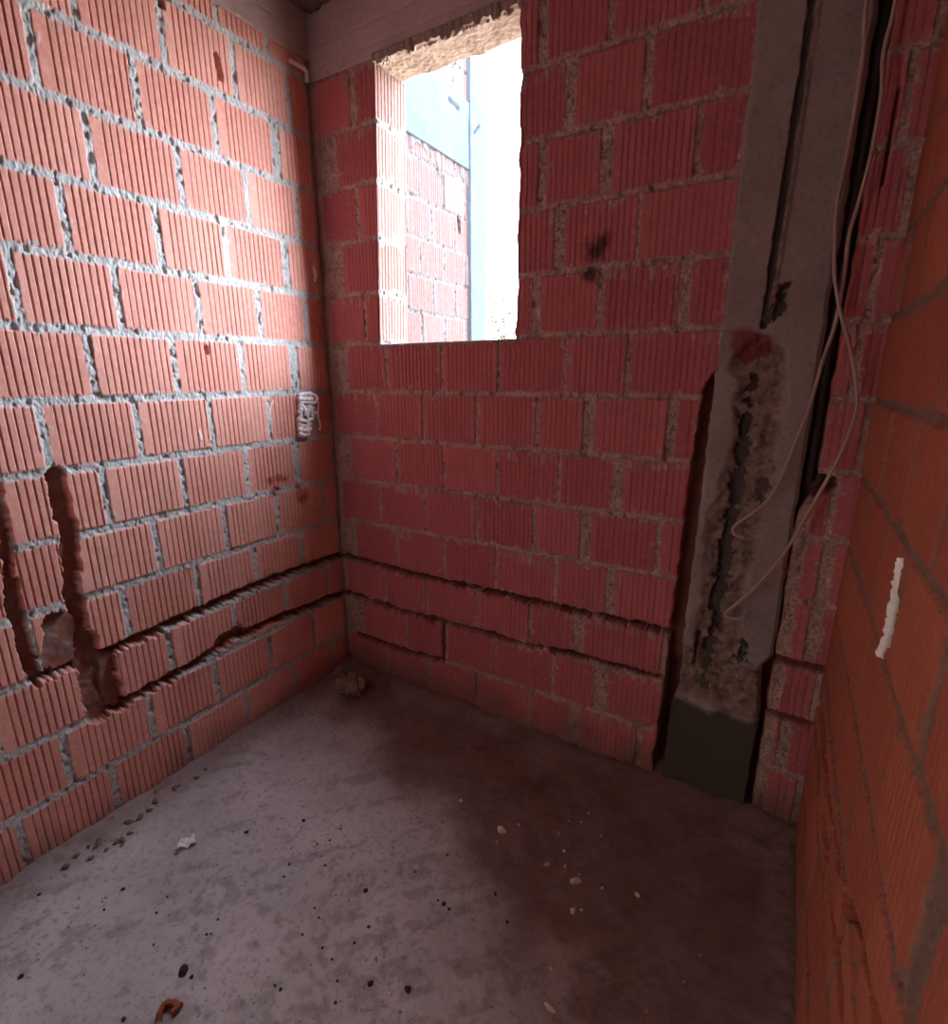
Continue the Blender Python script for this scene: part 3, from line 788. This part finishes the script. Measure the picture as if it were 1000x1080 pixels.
# crumpled paper scrap
def crumple(name, mat, size, seed, thick=.0012):
    n = 12; s = np.linspace(-1, 1, n); u, v = np.meshgrid(s, s)
    R = np.random.RandomState(seed)
    h = (np.abs(np.sin(u * 2.3 + v * 1.4 + 1)) * .5 + np.abs(np.sin(u * -1.7 + v * 3.1)) * .4 + (R.rand(n, n) - .5) * .22)
    r = 1 - .18 * R.rand(n, n)
    th = np.arctan2(v, u); env = 1 - .22 * np.abs(np.sin(1.5 * th + .6))
    P = np.stack([u * r * env, v * r * env * .75, h * .8], -1) * size
    P[..., 2] -= P[..., 2].min()
    top = P + np.array([0, 0, thick]); V = np.concatenate([top.reshape(-1, 3), P.reshape(-1, 3)])
    idx = np.arange(n * n).reshape(n, n); q = np.stack([idx[:-1, :-1], idx[:-1, 1:], idx[1:, 1:], idx[1:, :-1]], -1).reshape(-1, 4)
    k = n * n; Q = [q, q[:, ::-1] + k]
    for e, rv in ((idx[0, :], 0), (idx[-1, :], 1), (idx[:, 0], 1), (idx[:, -1], 0)):
        f = np.stack([e[:-1], e[:-1] + k, e[1:] + k, e[1:]], -1); Q.append(f[:, ::-1] if rv else f)
    return mesh_from(name, V, np.concatenate(Q), mat)
q = hit(197, 891, 2, 0.0)
o = crumple('paper_scrap', M['paper'], .031, 4); o.location = (q[0], q[1], floor_z(q[0], q[1]) - .001); o.rotation_euler = (0, 0, 1.0)
tag(o, 'crumpled white paper scrap on the floor near the left wall', 'paper')
# broken piece of hollow brick: a bent wall of clay
def shard():
    pr = [(-.03, -.012), (-.026, .014), (-.012, .024), (.012, .02), (.03, .012), (.026, -.004), (.014, -.016), (.008, -.010), (.016, .002), (.002, .010), (-.012, .010), (-.016, -.004), (-.012, -.018)]
    n = len(pr); V = []; R = random.Random(3)
    for k, z in enumerate((0, .012, .02)):
        for (a, b) in pr: V.append((a * (1 - .06 * k) + R.uniform(-.001, .001), b * (1 - .06 * k) + R.uniform(-.001, .001), z + R.uniform(-.0015, .0015) * (k > 0)))
    bm = bmesh.new(); vs = [bm.verts.new(p) for p in V]
    for k in range(2):
        for i in range(n):
            j = (i + 1) % n; bm.faces.new((vs[k * n + i], vs[k * n + j], vs[(k + 1) * n + j], vs[(k + 1) * n + i]))
    bm.faces.new(vs[2 * n:3 * n]); bm.faces.new(list(reversed(vs[:n])))
    bmesh.ops.recalc_face_normals(bm, faces=bm.faces)
    me = bpy.data.meshes.new('brick_shard'); bm.to_mesh(me); bm.free(); me.materials.append(M['shard'])
    ob = bpy.data.objects.new('brick_shard', me); COL.objects.link(ob); return ob
q = hit(179, 1068, 2, 0.0); o = shard(); o.location = (q[0], q[1], floor_z(q[0], q[1]) - .001); o.rotation_euler = (0, .06, .7); o.scale = (.9, .9, .9)
tag(o, 'brown broken brick shard at the bottom left of the floor', 'brick')
# mortar clump in the corner
bm = bmesh.new(); bmesh.ops.create_icosphere(bm, subdivisions=5, radius=1)
R = random.Random(9)
co = np.array([v.co[:] for v in bm.verts])
nz = fbm(co[:, 0] + co[:, 2] * .7, co[:, 1] - co[:, 2] * .6, 2.6, 5, 501)
for v, k in zip(bm.verts, nz):
    v.co = v.co * (.1 + 1.7 * k); v.co.z *= .55
me = bpy.data.meshes.new('mortar_clump'); bm.to_mesh(me); bm.free(); me.materials.append(M['mortar_lump'])
o = bpy.data.objects.new('mortar_clump', me); COL.objects.link(o)
q = hit(372, 722, 2, 0.03); o.location = (max(q[0], .06), min(q[1], -.06), .035); o.scale = (.062, .058, .06)
tag(o, 'lump of dried brown mortar in the corner of the floor', 'mortar')
# fine grit
R = np.random.RandomState(12); V = []; Q = []; b = 0
for k in range(900):
    x = R.rand() * 1.9 + .05; y = -R.rand() * 1.7 - .05
    r = .0008 + .0018 * R.rand() ** 3; zf = floor_z(x, y) + r * .3
    for dx, dy, dz in ((1, 0, 0), (0, 1, 0), (-1, 0, 0), (0, -1, 0), (.1, .1, .9), (0, 0, -.8)):
        V.append((x + dx * r * (1 + R.rand()), y + dy * r * (1 + R.rand()), zf + dz * r))
    for f in ((0, 1, 4, 4), (1, 2, 4, 4), (2, 3, 4, 4), (3, 0, 4, 4)): Q.append(f)
    b += 6
bm = bmesh.new(); vs = [bm.verts.new(p) for p in V]
for k in range(900):
    a = vs[k * 6:k * 6 + 6]
    for i in range(4):
        bm.faces.new((a[i], a[(i + 1) % 4], a[4])); bm.faces.new((a[(i + 1) % 4], a[i], a[5]))
me = bpy.data.meshes.new('grit'); bm.to_mesh(me); bm.free(); me.materials.append(M['crumb_mid'])
o = bpy.data.objects.new('grit', me); COL.objects.link(o)
tag(o, 'fine gritty dust sprinkled over the concrete floor', 'grit', kind='stuff')

# ------------------------------------------------------------------ outdoors: the next wing of the building, ground, tree
XW = -.06
def wy(px, py): return hit(px, py, 0, XW)
wing = empty('building_wing', (XW, 1.2, -.4)); bpy.context.view_layer.update()
y_col0 = float(wy(494, 300)[1]); y_col1 = float(wy(510, 300)[1])
zb0 = float(wy(460, 159)[2]); zb1 = float(wy(475, 95)[2])
def wpart(o):
    o.matrix_parent_inverse = wing.matrix_basis.inverted(); return o
def wing_wall(v0, v1, name, seed):
    ya = np.linspace(.18, y_col0 + .01, 330); va = np.linspace(v0, v1, max(30, int((v1 - v0) / .006)))
    u, v = np.meshgrid(ya, va)
    P = .193; off = float(wy(445, 291)[2]); n0 = int(math.floor((v0 - off) / P)) - 1
    off2 = float(wy(443.5, 270)[1])
    rows = []
    for k in range(n0, n0 + 60):
        z0 = off + k * P
        if z0 > v1: break
        rows.append((z0, z0 + P, seq([off2 + (.115 if k % 2 else 0)], 0, 2.2, .012, .235)))
    H, mo, rn = relief(u, v, rows, seed, .012, -.004, .004, .5, .003)
    ch = np.zeros_like(H); z = np.zeros_like(H)
    if v0 < 1:
        hq = wy(484, 237); carve(H, ch, u, v, [(hq[1], hq[2] + .03), (hq[1] + .01, hq[2] - .03)], .035, .05, 601, .005)
        dr = ss(.5, .62, vn(u, v * 0, 45, 1, 602)) * (v > v1 - .02 - .12 * vn(u, v * 0, 18, 1, 603))
        mo = np.maximum(mo, dr); H = H + dr * .006
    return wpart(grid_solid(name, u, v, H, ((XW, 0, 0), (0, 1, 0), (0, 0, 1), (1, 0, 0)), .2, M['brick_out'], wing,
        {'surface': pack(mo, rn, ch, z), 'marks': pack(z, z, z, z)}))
wing_wall(-.4, zb0, 'brick_wall', 71); wing_wall(zb1, 6.0, 'brick_wall', 72)
def cface(name, y0, y1, z0, z1, out, seed, scars=()):
    ya = np.linspace(y0, y1, max(20, int((y1 - y0) / .008))); va = np.linspace(z0, z1, max(20, int((z1 - z0) / .008)))
    u, v = np.meshgrid(ya, va); H = (fbm(u, v, 8, 4, seed) - .5) * .008
    ch = np.zeros_like(H)
    for pts, wd in scars: carve(H, ch, u, v, pts, wd, .02, seed + 4, .003)
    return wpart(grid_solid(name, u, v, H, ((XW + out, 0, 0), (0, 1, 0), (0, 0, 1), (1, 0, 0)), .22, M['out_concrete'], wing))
s1, s2 = wy(472, 105), wy(482, 115); s3, s4 = wy(497, 142), wy(503, 134)
cface('concrete_beam', .18, y_col0 + .01, zb0, zb1, .012, 611, [([(s1[1], s1[2]), (s2[1], s2[2])], .022)])
cface('concrete_column', y_col0, y_col1, -.4, 6.0, .02, 612, [([(s3[1], s3[2]), (s4[1], s4[2])], .016)])
tag(wing, 'pale sunlit brick wing with concrete beam and column seen through the window', 'building')
structure(box('ground', (-14, .19, -.6), (14, 26, -.4), M['ground']), 'dry sandy ground outside the window')
def tree():
    root = empty('leafy_tree', (-1.56, 4.6, -.4)); bpy.context.view_layer.update()
    R = random.Random(21); tops = []
    trunk = catmull([(-1.56, 4.6, -.4), (-1.53, 4.6, .5), (-1.56, 4.58, 1.2), (-1.5, 4.6, 1.85)], 6)
    paths = [(trunk, np.linspace(.05, .02, len(trunk)))]
    for k in range(16):
        a = R.uniform(0, 6.28); s = np.array(trunk[R.randint(10, len(trunk) - 1)])
        e = s + np.array([math.cos(a) * R.uniform(.15, .45), math.sin(a) * R.uniform(.15, .45), R.uniform(.25, .62)])
        m = (s + e) / 2 + np.array([0, 0, .06]); pth = catmull([s, m, e], 5)
        paths.append((pth, np.linspace(.012, .003, len(pth)))); tops += [pth[i] for i in range(3, len(pth))]
    o = tubes('trunk', paths, M['bark'], root, 6); o.matrix_parent_inverse = root.matrix_basis.inverted()
    V, Q = [], []
    for p in tops:
        for _ in range(7):
            c = np.array(p) + np.array([R.gauss(0, .07), R.gauss(0, .07), R.gauss(0, .06)])
            d = np.array([R.gauss(0, 1), R.gauss(0, 1), R.gauss(0, .7)]); d /= np.linalg.norm(d)
            w = np.cross(d, [R.random(), R.random(), 1]); w /= np.linalg.norm(w) + 1e-9
            l = R.uniform(.04, .075); b = len(V)
            n = np.cross(d, w) * .008
            V += [c, c + d * l * .5 + w * l * .26 + n, c + d * l, c + d * l * .5 - w * l * .26 + n]
            Q.append((b, b + 1, b + 2, b + 3))
    o = mesh_from('foliage', V, Q, M['foliage'], root); o.matrix_parent_inverse = root.matrix_basis.inverted()
    tag(root, 'small leafy tree outside at the right edge of the window', 'tree')
tree()

# ------------------------------------------------------------------ light
W = bpy.data.worlds.new('sky'); S.world = W; W.use_nodes = True
bg = W.node_tree.nodes['Background']; wt = W.node_tree; tc = wt.nodes.new('ShaderNodeTexCoord')
dt = wt.nodes.new('ShaderNodeVectorMath'); dt.operation = 'DOT_PRODUCT'; dt.inputs[1].default_value = tuple(Vector((.70, .62, .33)).normalized())
wt.links.new(tc.outputs['Generated'], dt.inputs[0])
mx = wt.nodes.new('ShaderNodeMath'); mx.operation = 'MAXIMUM'; mx.inputs[1].default_value = 0; wt.links.new(dt.outputs['Value'], mx.inputs[0])
pw = wt.nodes.new('ShaderNodeMath'); pw.operation = 'POWER'; pw.inputs[1].default_value = 5; wt.links.new(mx.outputs[0], pw.inputs[0])
ma = wt.nodes.new('ShaderNodeMath'); ma.operation = 'MULTIPLY_ADD'; ma.inputs[1].default_value = SKY_LOBE; ma.inputs[2].default_value = SKY_BASE
wt.links.new(pw.outputs[0], ma.inputs[0]); wt.links.new(ma.outputs[0], bg.inputs[1])
bg.inputs[0].default_value = (.76, .87, 1.0, 1)
sd = bpy.data.lights.new('sun', 'SUN'); sd.energy = 9; sd.angle = .01; sd.color = (1, .95, .88)
sun = bpy.data.objects.new('sun', sd); COL.objects.link(sun)
sun.rotation_euler = Vector((.62, .25, -.72)).to_track_quat('-Z', 'Y').to_euler(); sun.location = (-6, -3, 12)
pd = bpy.data.lights.new('window_daylight', 'AREA'); pd.shape = 'RECTANGLE'; pd.size = WX1 - WX0; pd.size_y = WZ1 - WZ0
pd.cycles.is_portal = True
po = bpy.data.objects.new('window_daylight', pd); COL.objects.link(po)
pd2 = bpy.data.lights.new('added_hall_daylight', 'AREA'); pd2.shape = 'RECTANGLE'; pd2.size = 1.37; pd2.size_y = CEIL; pd2.cycles.is_portal = True  # sky portal at the open end of the added hall
po2 = bpy.data.objects.new('added_hall_daylight', pd2); COL.objects.link(po2)
po2.location = (HX0 - .01, (YF - .18 - 3.9) / 2, CEIL / 2); po2.rotation_euler = (math.radians(90), 0, math.radians(-90))
po.location = ((WX0 + WX1) / 2, TH + .02, (WZ0 + WZ1) / 2); po.rotation_euler = (math.radians(-90), 0, 0)

S.view_settings.view_transform = 'Standard'; S.view_settings.look = 'None'
S.view_settings.gamma = 1; S.view_settings.use_curve_mapping = False
S.view_settings.exposure = 2.7
S.cycles.use_denoising = True
S.cycles.max_bounces = 10; S.cycles.diffuse_bounces = 8
